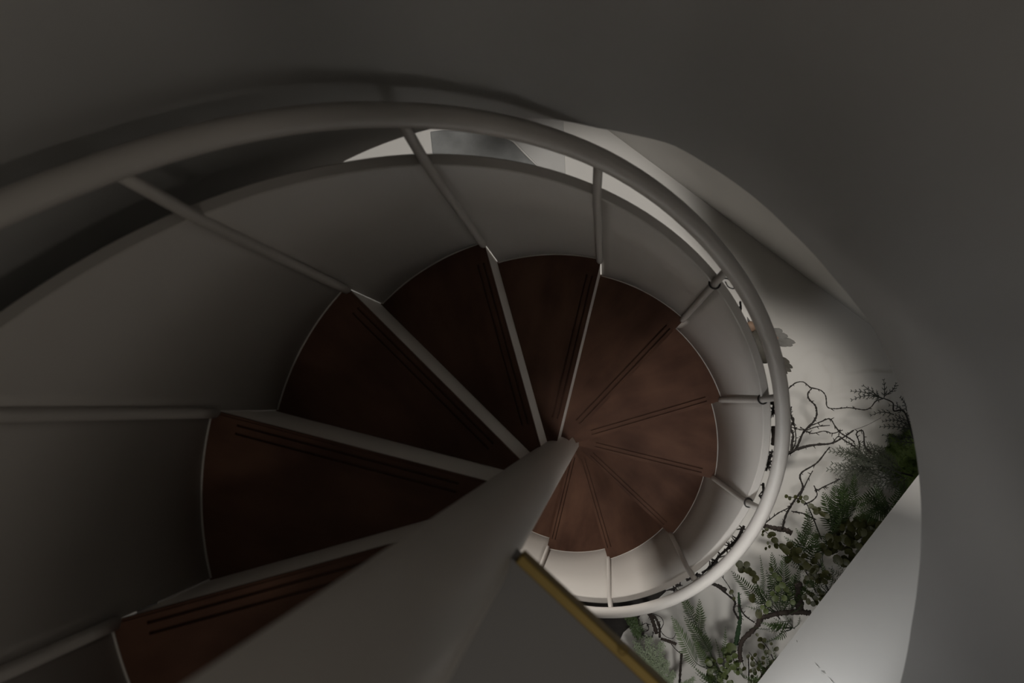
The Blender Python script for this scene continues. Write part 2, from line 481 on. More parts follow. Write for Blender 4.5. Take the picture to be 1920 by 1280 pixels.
# ------------------------------------------------------------------ housings of the added, unseen downlights
LAB = {0: 'small added downlight, unseen, fixed under the landing', 1: 'added unseen ceiling downlight beside the diagonal wall', 2: 'added unseen ceiling downlight behind the stair', 3: 'added unseen ceiling downlight between the diagonal wall lamp and the back lamp', 4: 'added unseen ceiling downlight at the dim left end of the room', 5: 'added unseen ceiling downlight above the feathery bush'}
for i, (nm, loc, tgt, pw, an, bl, sz, colr) in enumerate(LIGHTS):
    top = (ZL - .10) if nm == 'landing' else ZE
    lp = thing('added_downlight', LAB[i], 'lamp', W((loc[0], loc[1], top)), 'added unseen downlights')
    mb = MB(); c = W((loc[0], loc[1], top)); n = 24; vs = []; fs = []
    rings = [(.075, 0), (.075, -.03), (.055, -.032), (.05, -.006)]
    for r, z in rings:
        for j in range(n):
            a = 2 * math.pi * j / n; vs.append(c + Vector((r * S * math.cos(a), r * S * math.sin(a), z * S)))
    for q in range(len(rings) - 1):
        for j in range(n): fs.append((q * n + j, q * n + (j + 1) % n, (q + 1) * n + (j + 1) % n, (q + 1) * n + j))
    fs.append(tuple(range(3 * n, 4 * n)))
    mb.add(vs, fs); mb.build('housing', M_LAMP, lp, True)
    lo = lamp_light('downlight_fill', loc, tgt, pw, 'SPOT', an, bl, sz, colr)

# added unseen spotlight hanging in front of the planted corner, under the edge of the upper floor
PEND = (0.25, -1.40, -1.50)
pd = thing('added_spotlight', 'added unseen hanging spotlight turned towards the white bulkhead', 'lamp', W((PEND[0], PEND[1], ZE)))
mb = MB(); tube(mb, [W((PEND[0], PEND[1], ZE)), W((PEND[0], PEND[1], PEND[2] + .10))], .004, 8); mb.build('cord', M_BLACK, pd)
mb = MB(); tube(mb, [W((PEND[0], PEND[1], PEND[2] + .13)), W((PEND[0], PEND[1], PEND[2] + .085))], .022, 16); mb.build('socket', M_BRASS, pd)
lamp_light('spotlight_fill', PEND, (PEND[0] + .90, PEND[1] + .30, PEND[2] - .62), 24.0, 'SPOT', 124, .8, .05, (.97, .985, 1.0))


# second light added at the unseen spotlight, turned up along the stairwell wall
lamp_light('spotlight_fill', PEND, (PEND[0] + .90, PEND[1] + .62, PEND[2] + 1.15), 9.0, 'SPOT', 70, .9, .05, (.97, .985, 1.0))

# body of the added, unseen hall lamp
hl = thing('added_wall_lamp', 'added unseen brass wall lamp on its bracket in the upper hall', 'lamp', W((HALL[0], HALL[1] - .25, HALL[2])))
mb = MB(); tube(mb, [W((HALL[0], HALL[1] - .25, HALL[2])), W((HALL[0], HALL[1] - .12, HALL[2] + .03))], .008, 10); mb.build('bracket', M_BRASS, hl, True)
mb = MB(); tube(mb, [W((HALL[0] + .06, HALL[1] - .16, HALL[2] + .03)), W((HALL[0] + .015, HALL[1] - .06, HALL[2] + .02))], [.02, .045], 20, False); mb.build('shade', M_BRASS, hl, True)
mb = MB(); slab_wall(mb, (HALL[0] - .5, HALL[1] - .25), (HALL[0] + .5, HALL[1] - .25), .12, ZL, 3.0, -1); o = struct('wall_hall', mb, M_PLASTER); fix_normals(o.data)

# ------------------------------------------------------------------ added unseen window in the back wall of the lower room
wn = thing('added_window_1', 'added unseen window in the back wall of the lower room', 'window', W((WIN[0], 4.79, WIN[2] - WIN_H / 2)))
del wn['category']; wn['kind'] = 'structure'
for nm, x0, x1, z0, z1 in (('frame', -WIN_W / 2 - .08, WIN_W / 2 + .08, WIN_H / 2, WIN_H / 2 + .08), ('frame', -WIN_W / 2 - .08, WIN_W / 2 + .08, -WIN_H / 2 - .08, -WIN_H / 2),
                           ('frame', -WIN_W / 2 - .08, -WIN_W / 2, -WIN_H / 2, WIN_H / 2), ('frame', WIN_W / 2, WIN_W / 2 + .08, -WIN_H / 2, WIN_H / 2)):
    mb = MB(); prism(mb, [(WIN[0] + x0, 4.74), (WIN[0] + x1, 4.74), (WIN[0] + x1, 4.80), (WIN[0] + x0, 4.80)], WIN[2] + z0, WIN[2] + z1)
    o = mb.build(nm, M_METAL, wn); fix_normals(o.data)

# ------------------------------------------------------------------ planting
rnd = random.Random(7)
def q(u, v, h): return at(u, v, FLOOR + h)          # point h tread radii above the lower floor
def qw(u, v, h): return W(q(u, v, h))
def atr(u, v, r):                                   # point on the vertical cylinder r about the column
    d = ray(u, v); a = d.x ** 2 + d.y ** 2; b = 2 * (CAM.x * d.x + CAM.y * d.y); c = CAM.x ** 2 + CAM.y ** 2 - r * r
    return CAM + d * ((-b + math.sqrt(b * b - 4 * a * c)) / (2 * a))
UP = Vector((0.05, 0.05, 1)).normalized()
PX = 1.0 / 200.0 * S                                # one photo pixel at planting height, metres

def add_frond(mb, root, base, mid, tip, hw, n, rr, one_side=0, lw=1.0):
    pts = spline([root, root.lerp(base, .55) + Vector((0, 0, .02)), base, mid, tip], 44)
    rad = [.0036 * (1 - .8 * i / 44) for i in range(45)]
    tube(mb, pts, rad, 5)
    i0 = 22
    blade = pts[i0 - 2:]
    L = sum((blade[i + 1] - blade[i]).length for i in range(len(blade) - 1))
    nn = (UP + Vector((rr.uniform(-.25, .25), rr.uniform(-.25, .25), 0))).normalized()
    for i in range(n):
        t = (i + .5) / n
        f = t * (len(blade) - 1); k = min(int(f), len(blade) - 2); p = blade[k].lerp(blade[k + 1], f - k)
        T = (blade[k + 1] - blade[k]).normalized()
        sd = T.cross(nn).normalized()
        pr = (min(1, .45 + t * 2.0) if t < .3 else 1.0) * max(.06, (1 - t) ** .62)
        for sg in ((1, -1) if not one_side else (one_side,)):
            ln = hw * pr * rr.uniform(.86, 1.1)
            a = math.radians(rr.uniform(18, 30) + 24 * t)
            d = (sd * sg * math.cos(a) + T * math.sin(a)); d = (d + nn * rr.uniform(-.18, .1)).normalized()
            w = min(L / n * .36, .22 * ln + .0008) * lw
            m1 = p + d * ln * .30; m2 = p + d * ln * .72 - nn * ln * .05 + T * ln * .05; tp = p + d * ln - nn * ln * .14 + T * ln * .14
            mb.add([p, m1 + T * w, m2 + T * w * .8, tp, m2 - T * w * .8, m1 - T * w], [(0, 1, 5), (1, 2, 4, 5), (2, 3, 4)])

def fern(label, root_px, fronds, dense=0, extra=1, group='ferns in the planted corner'):
    root = qw(root_px[0], root_px[1], 0.0)
    t = thing('fern', label, 'fern', root, group)
    rr = random.Random(int(root_px[0] * 7 + root_px[1]))
    more = []
    for f in fronds[:dense]:
        for _ in range(extra): more.append((f[0] + rr.uniform(-16, 16), f[1] + rr.uniform(-12, 14), f[2] + rr.uniform(-9, 9), f[3] + rr.uniform(-7, 7), f[4] * rr.uniform(.6, .95), rr.choice((M_FERN, M_FERN, M_FERN3))))
    for (tu, tv, bu, bv, hw, m) in fronds + more:
        hb = rr.uniform(.75, 1.0); ht = rr.uniform(1.05, 1.45)
        b = qw(bu, bv, hb); tp = qw(tu, tv, ht); md = b.lerp(tp, .5) + Vector((0, 0, .035))
        ln = math.hypot(tu - bu, tv - bv)
        mb = MB(); add_frond(mb, root, b, md, tp, hw * PX * 1.05, max(9, int(ln / 3.6)), rr)
        o = mb.build('frond', m, t)
    return t

FE, FP, FM = M_FERN, M_FERN2, M_FERN3
fern('pale arching fern beside the brass landing edge', (1352, 1264), [(1259, 1154, 1303, 1240, 23, FP), (1282, 1154, 1328, 1216, 21, FE), (1311, 1122, 1311, 1182, 17, FE), (1271, 1100, 1300, 1160, 15, FE), (1320, 1176, 1332, 1226, 8, FE), (1296, 1188, 1330, 1252, 16, FM)])
fern('two slender fern tips rising left of the mossy branch', (1358, 1252), [(1360, 1174, 1356, 1226, 8, FM), (1341, 1197, 1351, 1238, 6, FE)])
fern('large bushy fern in the middle of the planted corner', (1464, 1152), [(1371, 1070, 1428, 1128, 21, FE), (1425, 1040, 1432, 1112, 9, FM), (1447, 1035, 1452, 1125, 23, FM), (1470, 1040, 1462, 1130, 25, FE), (1490, 1075, 1470, 1140, 23, FM), (1398, 1136, 1440, 1142, 9, FM), (1480, 1092, 1478, 1146, 20, FE), (1412, 1090, 1445, 1140, 18, FM), (1500, 1060, 1480, 1120, 18, FE), (1396, 1108, 1436, 1140, 13, FM), (1516, 1085, 1486, 1140, 15, FE), (1436, 1068, 1450, 1120, 16, FE), (1462, 1075, 1462, 1135, 18, FM), (1420, 1118, 1448, 1148, 12, FE), (1506, 1130, 1480, 1150, 12, FE)])
fern('dark tall fern with wide fronds above the olive leaves', (1572, 1012), [(1566, 909, 1569, 985, 33, FE), (1543, 922, 1560, 990, 26, FE), (1519, 972, 1490, 1030, 15, FE), (1524, 998, 1520, 1054, 23, FE), (1562, 972, 1548, 1010, 17, FE), (1603, 888, 1585, 975, 24, FE), (1516, 955, 1517, 1000, 14, FE), (1585, 905, 1577, 980, 28, FM)], 8, 1)
fern('fern with hanging leaflets under the grey cedar sprays', (1676, 968), [(1586, 947, 1650, 925, 22, FE), (1692, 903, 1668, 952, 18, FE), (1640, 903, 1656, 962, 18, FM), (1611, 976, 1664, 950, 24, FE), (1703, 897, 1662, 977, 16, FE), (1620, 925, 1660, 960, 20, FE)], 6, 1)
fern('small fern close to the bulkhead edge below the olive leaves', (1596, 1098), [(1553, 1064, 1588, 1086, 13, FE), (1545, 1081, 1585, 1093, 11, FE), (1565, 1050, 1592, 1088, 11, FM)])
fern('low dark fern at the bottom edge below the pale fern', (1352, 1292), [(1303, 1254, 1345, 1281, 11, FM), (1320, 1268, 1350, 1288, 13, FE), (1338, 1250, 1352, 1284, 14, FE), (1310, 1282, 1350, 1290, 12, FE)], 4, 2)
fern('spiky dark fern at the bottom beside the bulkhead', (1446, 1290), [(1420, 1230, 1440, 1278, 9, FE), (1460, 1234, 1446, 1286, 9, FE), (1438, 1240, 1445, 1280, 8, FE), (1408, 1255, 1440, 1288, 10, FE)], 4, 1)
fern('feathery green fern right under the arching branch', (1486, 1176), [(1425, 1166, 1462, 1172, 9, FM), (1436, 1182, 1468, 1176, 10, FE), (1450, 1158, 1476, 1170, 10, FM), (1430, 1205, 1468, 1184, 9, FE), (1452, 1198, 1474, 1182, 10, FM), (1410, 1176, 1456, 1176, 8, FE), (1470, 1150, 1484, 1172, 10, FM), (1500, 1155, 1490, 1176, 9, FE)])
fern('thin fern behind the drooping leafy twig and stump', (1552, 1112), [(1518, 1058, 1540, 1098, 14, FE), (1540, 1050, 1548, 1100, 13, FM), (1505, 1078, 1536, 1104, 12, FE), (1522, 1088, 1545, 1112, 10, FM), (1560, 1060, 1556, 1104, 12, FE), (1498, 1100, 1534, 1116, 11, FE)])
fern('fern fronds fanning out between the olive sprig and the tall fern', (1540, 1062), [(1470, 1005, 1510, 1042, 13, FE), (1492, 990, 1520, 1038, 14, FE), (1460, 1040, 1505, 1056, 12, FM), (1530, 985, 1534, 1036, 15, FM), (1482, 1060, 1515, 1068, 11, FE), (1545, 1000, 1542, 1044, 13, FE)])
fern('tangled low fern in the bottom corner against the bulkhead', (1458, 1262), [(1430, 1216, 1448, 1250, 8, FE), (1448, 1212, 1456, 1250, 8, FM), (1412, 1240, 1444, 1262, 9, FE), (1404, 1270, 1440, 1272, 9, FM), (1470, 1222, 1462, 1254, 8, FE), (1385, 1262, 1425, 1276, 9, FE)])
# fern whose leaflets hang like a comb under the arching branch
root = qw(1482, 1160, 0); cf = thing('fern', 'comb-like fern frond hanging below the thick arching branch', 'fern', root, 'ferns in the planted corner')
mb = MB(); add_frond(mb, root, qw(1480, 1164, .9), qw(1462, 1166, 1.0), qw(1440, 1170, 1.0), 30 * PX, 9, random.Random(3), -1, 1.3); mb.build('frond', FE, cf)

# cedar / juniper sprays
def add_spray(mb, a, b, w, rr, thick=1.0):
    nn = (UP + Vector((rr.uniform(-.3, .3), rr.uniform(-.3, .3), 0))).normalized()
    T = (b - a); L = T.length; T.normalize(); sd = T.cross(nn).normalized()
    bend = sd * L * rr.uniform(-.12, .12)
    ax = [a.lerp(b, i / 8) + bend * math.sin(math.pi * i / 8) for i in range(9)]
    tube(mb, ax, [.0030 * thick * (1 - .6 * i / 8) for i in range(9)], 4)
    n = max(4, int(L / (8.5 * PX)))
    for i in range(n):
        t = .12 + .86 * i / (n - 1); f = t * 8; k = min(int(f), 7); p = ax[k].lerp(ax[k + 1], f - k)
        for sg in (1, -1):
            ln = w * (1 - .75 * t) * rr.uniform(.7, 1.15)
            d = (T * .80 + sd * sg * .72 + nn * rr.uniform(-.25, .25)).normalized()
            e = p + d * ln; tube(mb, [p, p.lerp(e, .5) + T * ln * .06, e + T * ln * .12], [.0020 * thick, .0017 * thick, .0011 * thick], 3)
            m = max(2, int(ln / (4.6 * PX)))
            for j in range(m):
                tt = .25 + .75 * j / m; pp = p.lerp(e, tt)
                for s2 in (1, -1):
                    d2 = (d * .8 + d.cross(nn) * s2 * .65 + nn * rr.uniform(-.25, .25)).normalized()
                    l2 = ln * .26 * rr.uniform(.7, 1.2)
                    tube(mb, [pp, pp + d2 * l2], [.0016 * thick, .0011 * thick], 3)

def cedar(label, trunk, sprays, m, w, h0, h1, seed, grp='cedar branches'):
    root = qw(*trunk[0]); t = thing('cedar_branch', label, 'branch', root, grp); rr = random.Random(seed)
    mb = MB(); pts = spline([qw(*p) for p in trunk], 24); tube(mb, pts, [.006 * (1 - .5 * i / 24) for i in range(25)], 6); mb.build('stem', M_TWIG, t, True)
    for (au, av, bu, bv) in sprays:
        h = rr.uniform(h0, h1); mb = MB()
        add_spray(mb, qw(au, av, h), qw(bu, bv, h + rr.uniform(-.05, .2)), w * PX * rr.uniform(.8, 1.2), rr); mb.build('spray', m, t)

cedar('dark cedar twig with flat sprays, topmost beside the stairwell wall edge', [(1720, 850, 0), (1712, 820, .5), (1696, 772, .9), (1676, 770, 1.0), (1674, 755, 1.05), (1656, 746, 1.1)],
      [(1656, 747, 1597, 750), (1656, 747, 1596, 733), (1650, 745, 1619, 723), (1658, 745, 1657, 712), (1658, 742, 1680, 718), (1676, 777, 1633, 779), (1700, 770, 1688, 745), (1694, 772, 1668, 760), (1706, 798, 1655, 790), (1712, 805, 1650, 800), (1708, 790, 1680, 778), (1716, 820, 1655, 815), (1718, 830, 1662, 826), (1712, 795, 1700, 775)], M_CEDAR2, 13, 1.0, 1.2, 5)
cedar('grey-green cedar branch with dense feathery sprays', [(1725, 900, 0), (1710, 892, .5), (1690, 886, .9), (1640, 870, 1.0), (1590, 848, 1.1)],
      [(1690, 886, 1590, 846), (1690, 890, 1600, 868), (1688, 892, 1622, 905), (1684, 880, 1592, 832), (1660, 870, 1556, 846), (1650, 880, 1560, 868), (1640, 885, 1570, 900), (1690, 896, 1642, 926), (1670, 862, 1612, 832), (1640, 862, 1575, 838), (1620, 880, 1552, 880), (1680, 890, 1632, 880), (1660, 895, 1605, 915), (1700, 895, 1668, 918), (1655, 860, 1600, 850), (1625, 860, 1570, 852), (1645, 890, 1590, 890), (1605, 905, 1560, 925), (1690, 880, 1640, 850), (1640, 875, 1585, 860)], M_CEDAR, 24, .85, 1.15, 9)

# moss mound on the floor by the wall edge
root = qw(1702, 862, 0); ms = thing('moss_mound', 'bright green moss mound under the cedar twigs', 'moss', root)
bm = bmesh.new(); bmesh.ops.create_icosphere(bm, subdivisions=4, radius=1)
rr = random.Random(4)
for v in bm.verts:
    n_ = .22 * math.sin(v.co.x * 7 + 1) * math.cos(v.co.y * 6 + .4) + .12 * math.sin(v.co.y * 17 + v.co.z * 13)
    v.co *= (1 + n_); v.co.x *= .27 * S; v.co.y *= .30 * S; v.co.z *= .62 * S; v.co += root
    v.co.z = max(v.co.z, root.z)
me = bpy.data.meshes.new('mound'); bm.to_mesh(me); bm.free()
mo = link('mound', me, M_MOSS, ms, True)
mb = MB()
for p in mo.data.polygons:
    for _ in range(3):
        c = p.center + Vector((rr.uniform(-.006, .006), rr.uniform(-.006, .006), 0)); nrm = (p.normal + Vector((rr.uniform(-.6, .6), rr.uniform(-.6, .6), rr.uniform(-.2, .5)))).normalized()
        sdv = nrm.orthogonal().normalized() * .0016; ln = rr.uniform(.014, .040)
        mb.add([c - sdv, c + sdv, c + nrm * ln], [(0, 1, 2)])
mb.build('moss_tufts', M_MOSS, ms, kind='stuff')

# leafy branches with round leaves
def leaf_mesh(nm, m, seed, elong=1.0):
    rr = random.Random(seed); vs = [(0, 0, 0)]; fs = []; n = 10
    for j in range(n):
        a = 2 * math.pi * j / n; r = 1 + .06 * rr.uniform(-1, 1)
        x = r * math.cos(a) * elong; y = r * math.sin(a)
        vs.append((x + elong, y, .16 * (x * x) - .12 * abs(y)))
    vs[0] = (elong, 0, .05)
    for j in range(n): fs.append((0, 1 + j, 1 + (j + 1) % n))
    me = bpy.data.meshes.new(nm); me.from_pydata(vs, [], fs); me.materials.append(m); me.polygons.foreach_set('use_smooth', [True] * len(fs)); me.update(); return me
LV = {('o', i): leaf_mesh('leaf', M_LEAF, i, 1.0 + .12 * i) for i in range(3)}
LV.update({('g', i): leaf_mesh('leaf', M_LEAF2, 10 + i, 1.0 + .12 * i) for i in range(3)})
def leafy(label, stem, leaves, kind='o', size=6.0, h=(.9, 1.25), seed=1):
    rr = random.Random(seed); root = qw(*stem[0])
    t = thing('leafy_branch', label, 'branch', root, 'round-leaved branches')
    pts = spline([qw(*p) for p in stem], 30); mb = MB(); tube(mb, pts, [.0042 * (1 - .6 * i / 30) for i in range(31)], 5); mb.build('stem', M_TWIG, t, True)
    for lf in leaves:
        u, v = lf[0], lf[1]; r = (lf[2] if len(lf) > 2 else size * rr.uniform(.8, 1.2)) * PX
        hh = rr.uniform(*h); c = qw(u, v, hh)
        near = min(pts, key=lambda p: (p - c).length)
        d = (c - near); d.z *= .3
        if d.length < 1e-4: d = Vector((rr.uniform(-1, 1), rr.uniform(-1, 1), 0))
        rz = math.atan2(d.y, d.x)
        o = bpy.data.objects.new('leaf', LV[(kind, rr.randrange(3))]); col.objects.link(o); o.parent = t
        o.matrix_parent_inverse = Matrix.Translation(t.location).inverted()
        o.scale = (r, r, r); o.rotation_euler = (rr.uniform(-.5, .5), rr.uniform(-.45, .25), rz)
        o.location = c - Vector((math.cos(rz), math.sin(rz), 0)) * r

def scatter(poly, n, seed):
    rr = random.Random(seed); xs = [p[0] for p in poly]; ys = [p[1] for p in poly]; out = []
    while len(out) < n:
        x, y = rr.uniform(min(xs), max(xs)), rr.uniform(min(ys), max(ys)); ins = False
        for i in range(len(poly)):
            (x1, y1), (x2, y2) = poly[i], poly[(i + 1) % len(poly)]
            if (y1 > y) != (y2 > y) and x < (x2 - x1) * (y - y1) / (y2 - y1) + x1: ins = not ins
        if ins: out.append((x, y))
    return out
leafy('dense olive leafy branch pressed against the bulkhead edge', [(1690, 1010, 0), (1655, 1000, .7), (1620, 1005, .95), (1560, 1040, 1.0)],
      scatter([(1577, 970), (1625, 970), (1652, 983), (1612, 1045), (1590, 1058), (1560, 1052), (1545, 1030), (1555, 1008)], 90, 2), 'o', 7.0, (.75, 1.15), 2)
leafy('olive sprig hanging just outside the lower handrail, above the round-leaf spray', [(1500, 1060, 0), (1470, 1035, .6), (1452, 1012, 1.0), (1428, 990, 1.1)],
      [(1426, 990, 3.5), (1431, 996, 3), (1437, 992, 3.5), (1446, 1001, 5.5), (1442, 1005, 4), (1452, 1012, 6), (1455, 1021, 5), (1430, 1002, 2.5), (1440, 1017, 2.5), (1443, 1024, 2.5), (1436, 1028, 3)], 'o', 4, (1.0, 1.2), 3)
leafy('round olive leaves on a twig just below the curved handrail', [(1462, 1160, 0), (1430, 1120, .7), (1412, 1080, 1.05), (1386, 1056, 1.15)],
      [(1386, 1057, 7), (1391, 1067, 7.5), (1400, 1058, 6), (1403, 1069, 7.5), (1411, 1075, 6.5), (1417, 1083, 6), (1414, 1088, 5), (1410, 1119, 6.5), (1422, 1149, 6.5), (1372, 1109, 4), (1376, 1121, 3)], 'o', 6, (1.1, 1.3), 4)
leafy('olive branch with larger leaves in the middle of the ferns', [(1530, 1110, 0), (1510, 1070, .7), (1488, 1040, 1.1), (1462, 1022, 1.2)],
      [(1466, 1024, 6), (1472, 1030, 7), (1481, 1022, 7), (1488, 1036, 10), (1494, 1047, 9), (1478, 1048, 7), (1503, 1052, 7), (1512, 1060, 7), (1498, 1032, 6), (1520, 1066, 7), (1508, 1042, 6), (1526, 1052, 6), (1533, 1042, 6), (1540, 1022, 5), (1530, 1005, 5)], 'o', 7, (1.1, 1.3), 5)
leafy('small round leaves at the fork of the thin dark twigs', [(1540, 1010, 0), (1520, 960, .8), (1506, 938, 1.1), (1476, 930, 1.15)],
      [(1474, 930, 3.6), (1481, 933, 3.2), (1491, 931, 3.4), (1501, 934, 3.6), (1511, 933, 5), (1505, 940, 3.5), (1497, 940, 3), (1520, 948, 5), (1527, 953, 5), (1535, 955, 5), (1530, 960, 5), (1540, 962, 5), (1548, 966, 5)], 'o', 4, (1.05, 1.2), 6)
leafy('drooping leafy twig beside the upright stump', [(1545, 1150, 0), (1530, 1130, .7), (1515, 1110, 1.0), (1500, 1100, 1.05)],
      [(1508, 1104), (1515, 1110), (1521, 1114), (1528, 1120), (1531, 1129), (1536, 1107), (1541, 1114), (1545, 1120), (1508, 1118), (1515, 1126), (1524, 1131), (1500, 1112), (1519, 1096), (1511, 1090), (1540, 1123)], 'o', 5, (.95, 1.15), 7)
leafy('bright green leafy clump at the foot of the mossy branch', [(1395, 1270, 0), (1380, 1250, .6), (1370, 1230, .9), (1340, 1245, 1.0)],
      [(1371, 1217, 10), (1362, 1226, 8), (1358, 1218, 6), (1367, 1235, 7), (1378, 1229, 6)] + scatter([(1325, 1232), (1352, 1238), (1385, 1240), (1390, 1265), (1370, 1282), (1330, 1275)], 46, 8), 'g', 5.0, (.8, 1.1), 8)
leafy('thin leafy shoot between the comb-like frond and the bulkhead', [(1470, 1275, 0), (1452, 1240, .7), (1440, 1215, 1.0), (1425, 1198, 1.05)],
      [(1425, 1198, 5), (1433, 1200, 4), (1429, 1212, 5.5), (1442, 1222, 4.5), (1446, 1206, 3), (1455, 1217, 4), (1436, 1222, 4), (1462, 1250, 4), (1420, 1190, 3)], 'o', 4, (.9, 1.1), 9)

leafy('scattered olive leaves over the large bushy fern', [(1490, 1150, 0), (1478, 1120, .8), (1462, 1095, 1.25), (1446, 1070, 1.3)],
      [(1446, 1068, 4), (1452, 1078, 5), (1460, 1084, 4.5), (1466, 1096, 5.5), (1458, 1102, 5), (1474, 1104, 5), (1480, 1112, 4.5), (1470, 1120, 5), (1454, 1122, 6), (1442, 1130, 5), (1448, 1112, 4.5), (1486, 1128, 4.5), (1436, 1146, 5), (1430, 1138, 4)], 'g', 5, (1.25, 1.4), 12)
leafy('yellowish leafy spray above the olive branch near the stump', [(1560, 1120, 0), (1545, 1090, .8), (1530, 1075, 1.15), (1510, 1068, 1.2)],
      scatter([(1500, 1062), (1530, 1060), (1552, 1072), (1560, 1090), (1545, 1098), (1515, 1088)], 26, 21), 'o', 4.8, (1.05, 1.25), 13)
leafy('small dark leaves among the twigs in the bottom corner', [(1440, 1290, 0), (1428, 1262, .7), (1418, 1240, .95), (1404, 1222, 1.0)],
      scatter([(1398, 1222), (1425, 1225), (1450, 1240), (1445, 1270), (1405, 1280), (1392, 1250)], 24, 22), 'o', 3.8, (.9, 1.1), 14)

# bare twigs and branches
def twig(name, label, px, r0, r1, hs, m=None, spurs=0, seed=1, grp=None, cat='twig', n=8):
    rr = random.Random(seed); k = len(px)
    pts = [qw(u, v, hs[0] + (hs[1] - hs[0]) * i / (k - 1)) for i, (u, v) in enumerate(px)]
    ns = max(24, k * 8); sp = spline(pts, ns)
    mb = MB(); tube(mb, sp, [(r0 + (r1 - r0) * i / ns) * 1.35 * PX * rr.uniform(.75, 1.3) for i in range(ns + 1)], n)
    for i in range(spurs):
        j = rr.randrange(2, ns - 1); p = sp[j]; T = (sp[j + 1] - sp[j]).normalized()
        d = (T * rr.uniform(.2, .8) + Vector((rr.uniform(-1, 1), rr.uniform(-1, 1), rr.uniform(-.3, .5))).normalized()).normalized(); ln = rr.uniform(2.5, 7.5) * PX
        tube(mb, [p, p + d * ln * .5, p + d * ln + Vector((0, 0, .002))], [.95 * PX, .7 * PX, .4 * PX], 4)
    o = mb.build(name, m or M_TWIG, None, True)
    return tag(o, label, cat, grp)
G = 'bare dark twigs'
twig('bare_twig', 'thin looping thorny twig, uppermost over the pale floor', [(1460, 745), (1476, 731), (1491, 718), (1506, 716), (1520, 726), (1538, 731), (1548, 742), (1551, 762), (1566, 766), (1592, 764), (1620, 768), (1633, 763), (1642, 752), (1656, 747)], .75, .75, (.8, 1.1), None, 22, 11, G)
twig('bare_twig', 'thorny twig curling down from the uppermost loop to the handrail', [(1522, 728), (1515, 737), (1517, 748), (1529, 761), (1531, 778), (1524, 792), (1506, 811), (1494, 838), (1482, 849), (1462, 856)], .8, 1.7, (.9, .8), None, 30, 12, G)
twig('bare_twig', 'long dark thorny twig reaching from the handrail to the cedar', [(1455, 852), (1475, 849), (1494, 842), (1514, 836), (1535, 833), (1558, 831), (1579, 821), (1601, 806)], 2.0, .9, (.85, 1.1), None, 34, 13, G)
twig('bare_twig', 'short forked twig crossing the long thorny twig', [(1522, 797), (1540, 790), (1556, 785), (1566, 799), (1576, 811), (1590, 820), (1602, 828)], .7, 1.0, (1.0, 1.0), None, 16, 14, G)
twig('bare_twig', 'dark curly vine tight against the outside of the right handrail', [(1484, 762), (1481, 775), (1488, 787), (1482, 801), (1487, 815), (1485, 830), (1484, 846)], 1.0, 1.8, (.9, .9), None, 20, 15, G)
twig('bare_twig', 'thin twig joining the curly vine to the forked twig', [(1482, 800), (1496, 804), (1512, 806), (1530, 800), (1556, 797)], .6, .6, (.9, 1.0), None, 10, 16, G)
twig('bare_twig', 'crooked twig running down from the cedar to the small log', [(1556, 838), (1549, 846), (1531, 868), (1505, 884), (1500, 895), (1505, 914), (1492, 934), (1483, 948), (1473, 967), (1467, 991)], .8, 1.5, (1.0, .75), None, 12, 17, G)
twig('bare_twig', 'straight thin twig beside the crooked twig', [(1524, 882), (1514, 900), (1502, 926), (1494, 940)], .6, .8, (1.0, .9), None, 8, 18, G)
twig('bare_twig', 'hooked twig ending among the small round leaves', [(1528, 914), (1532, 928), (1522, 939), (1508, 945)], .7, 1.0, (1.0, .95), None, 4, 19, G)
twig('bare_twig', 'budding twig pointing left above the dark fern', [(1526, 910), (1532, 918), (1545, 912), (1560, 905), (1575, 898)], .6, .9, (1.05, 1.05), None, 14, 20, G)
twig('bare_twig', 'thin twig rising from the lower handrail to the leaf fork', [(1434, 981), (1448, 970), (1460, 961), (1476, 953), (1486, 945)], .8, .8, (.85, .95), None, 8, 21, G)
twig('bare_twig', 'knobbly twig below the small round leaves', [(1484, 958), (1493, 960), (1505, 962), (1517, 968), (1530, 974)], .8, 1.0, (.95, .95), None, 10, 22, G)
twig('bare_twig', 'fine thorny shoot rising beside the curly vine', [(1485, 846), (1492, 826), (1490, 800), (1484, 784), (1482, 766)], .9, .5, (.85, 1.0), None, 18, 42, G)
twig('bare_twig', 'fine twig crossing under the forked twig', [(1500, 800), (1520, 812), (1545, 808), (1562, 812), (1580, 806)], .6, .6, (.95, 1.0), None, 16, 43, G)
twig('bare_twig', 'straggling twig above the grey-green cedar', [(1560, 832), (1572, 818), (1584, 826), (1598, 834), (1612, 846)], .8, .7, (1.0, 1.05), None, 18, 44, G)
twig('bare_twig', 'two-kneed twig standing between cedar and thread', [(1612, 842), (1610, 826), (1606, 812), (1618, 808), (1622, 836), (1634, 850)], .8, .8, (1.0, 1.1), None, 14, 45, G)
twig('small_log', 'short stubby log lying beside the lower handrail', [(1432, 985), (1445, 988), (1458, 991), (1472, 993), (1484, 999)], 3.0, 3.6, (.70, .70), M_BARK, 5, 23, None, 'log', 10)
twig('arching_branch', 'thick dark branch arching over the lower ferns', [(1520, 1149), (1498, 1147), (1473, 1148), (1449, 1152), (1428, 1159), (1419, 1174), (1403, 1189), (1391, 1202), (1387, 1222), (1389, 1240)], 3.4, 3.0, (.95, .95), M_BARK, 4, 24, None, 'branch', 10)
twig('tree_stump', 'upright grey-brown stump standing on the arching branch', [(1497, 1093), (1497, 1110), (1498, 1128), (1500, 1145)], 4.2, 5.5, (1.15, .9), M_BARK, 3, 25, None, 'stump', 12)
twig('mossy_branch', 'forked branch covered with green moss left of the arching branch', [(1380, 1206), (1383, 1190), (1386, 1172), (1388, 1155), (1386, 1133), (1385, 1111)], 3.2, 1.3, (.85, 1.1), M_MOSS2, 40, 26, None, 'branch', 10)
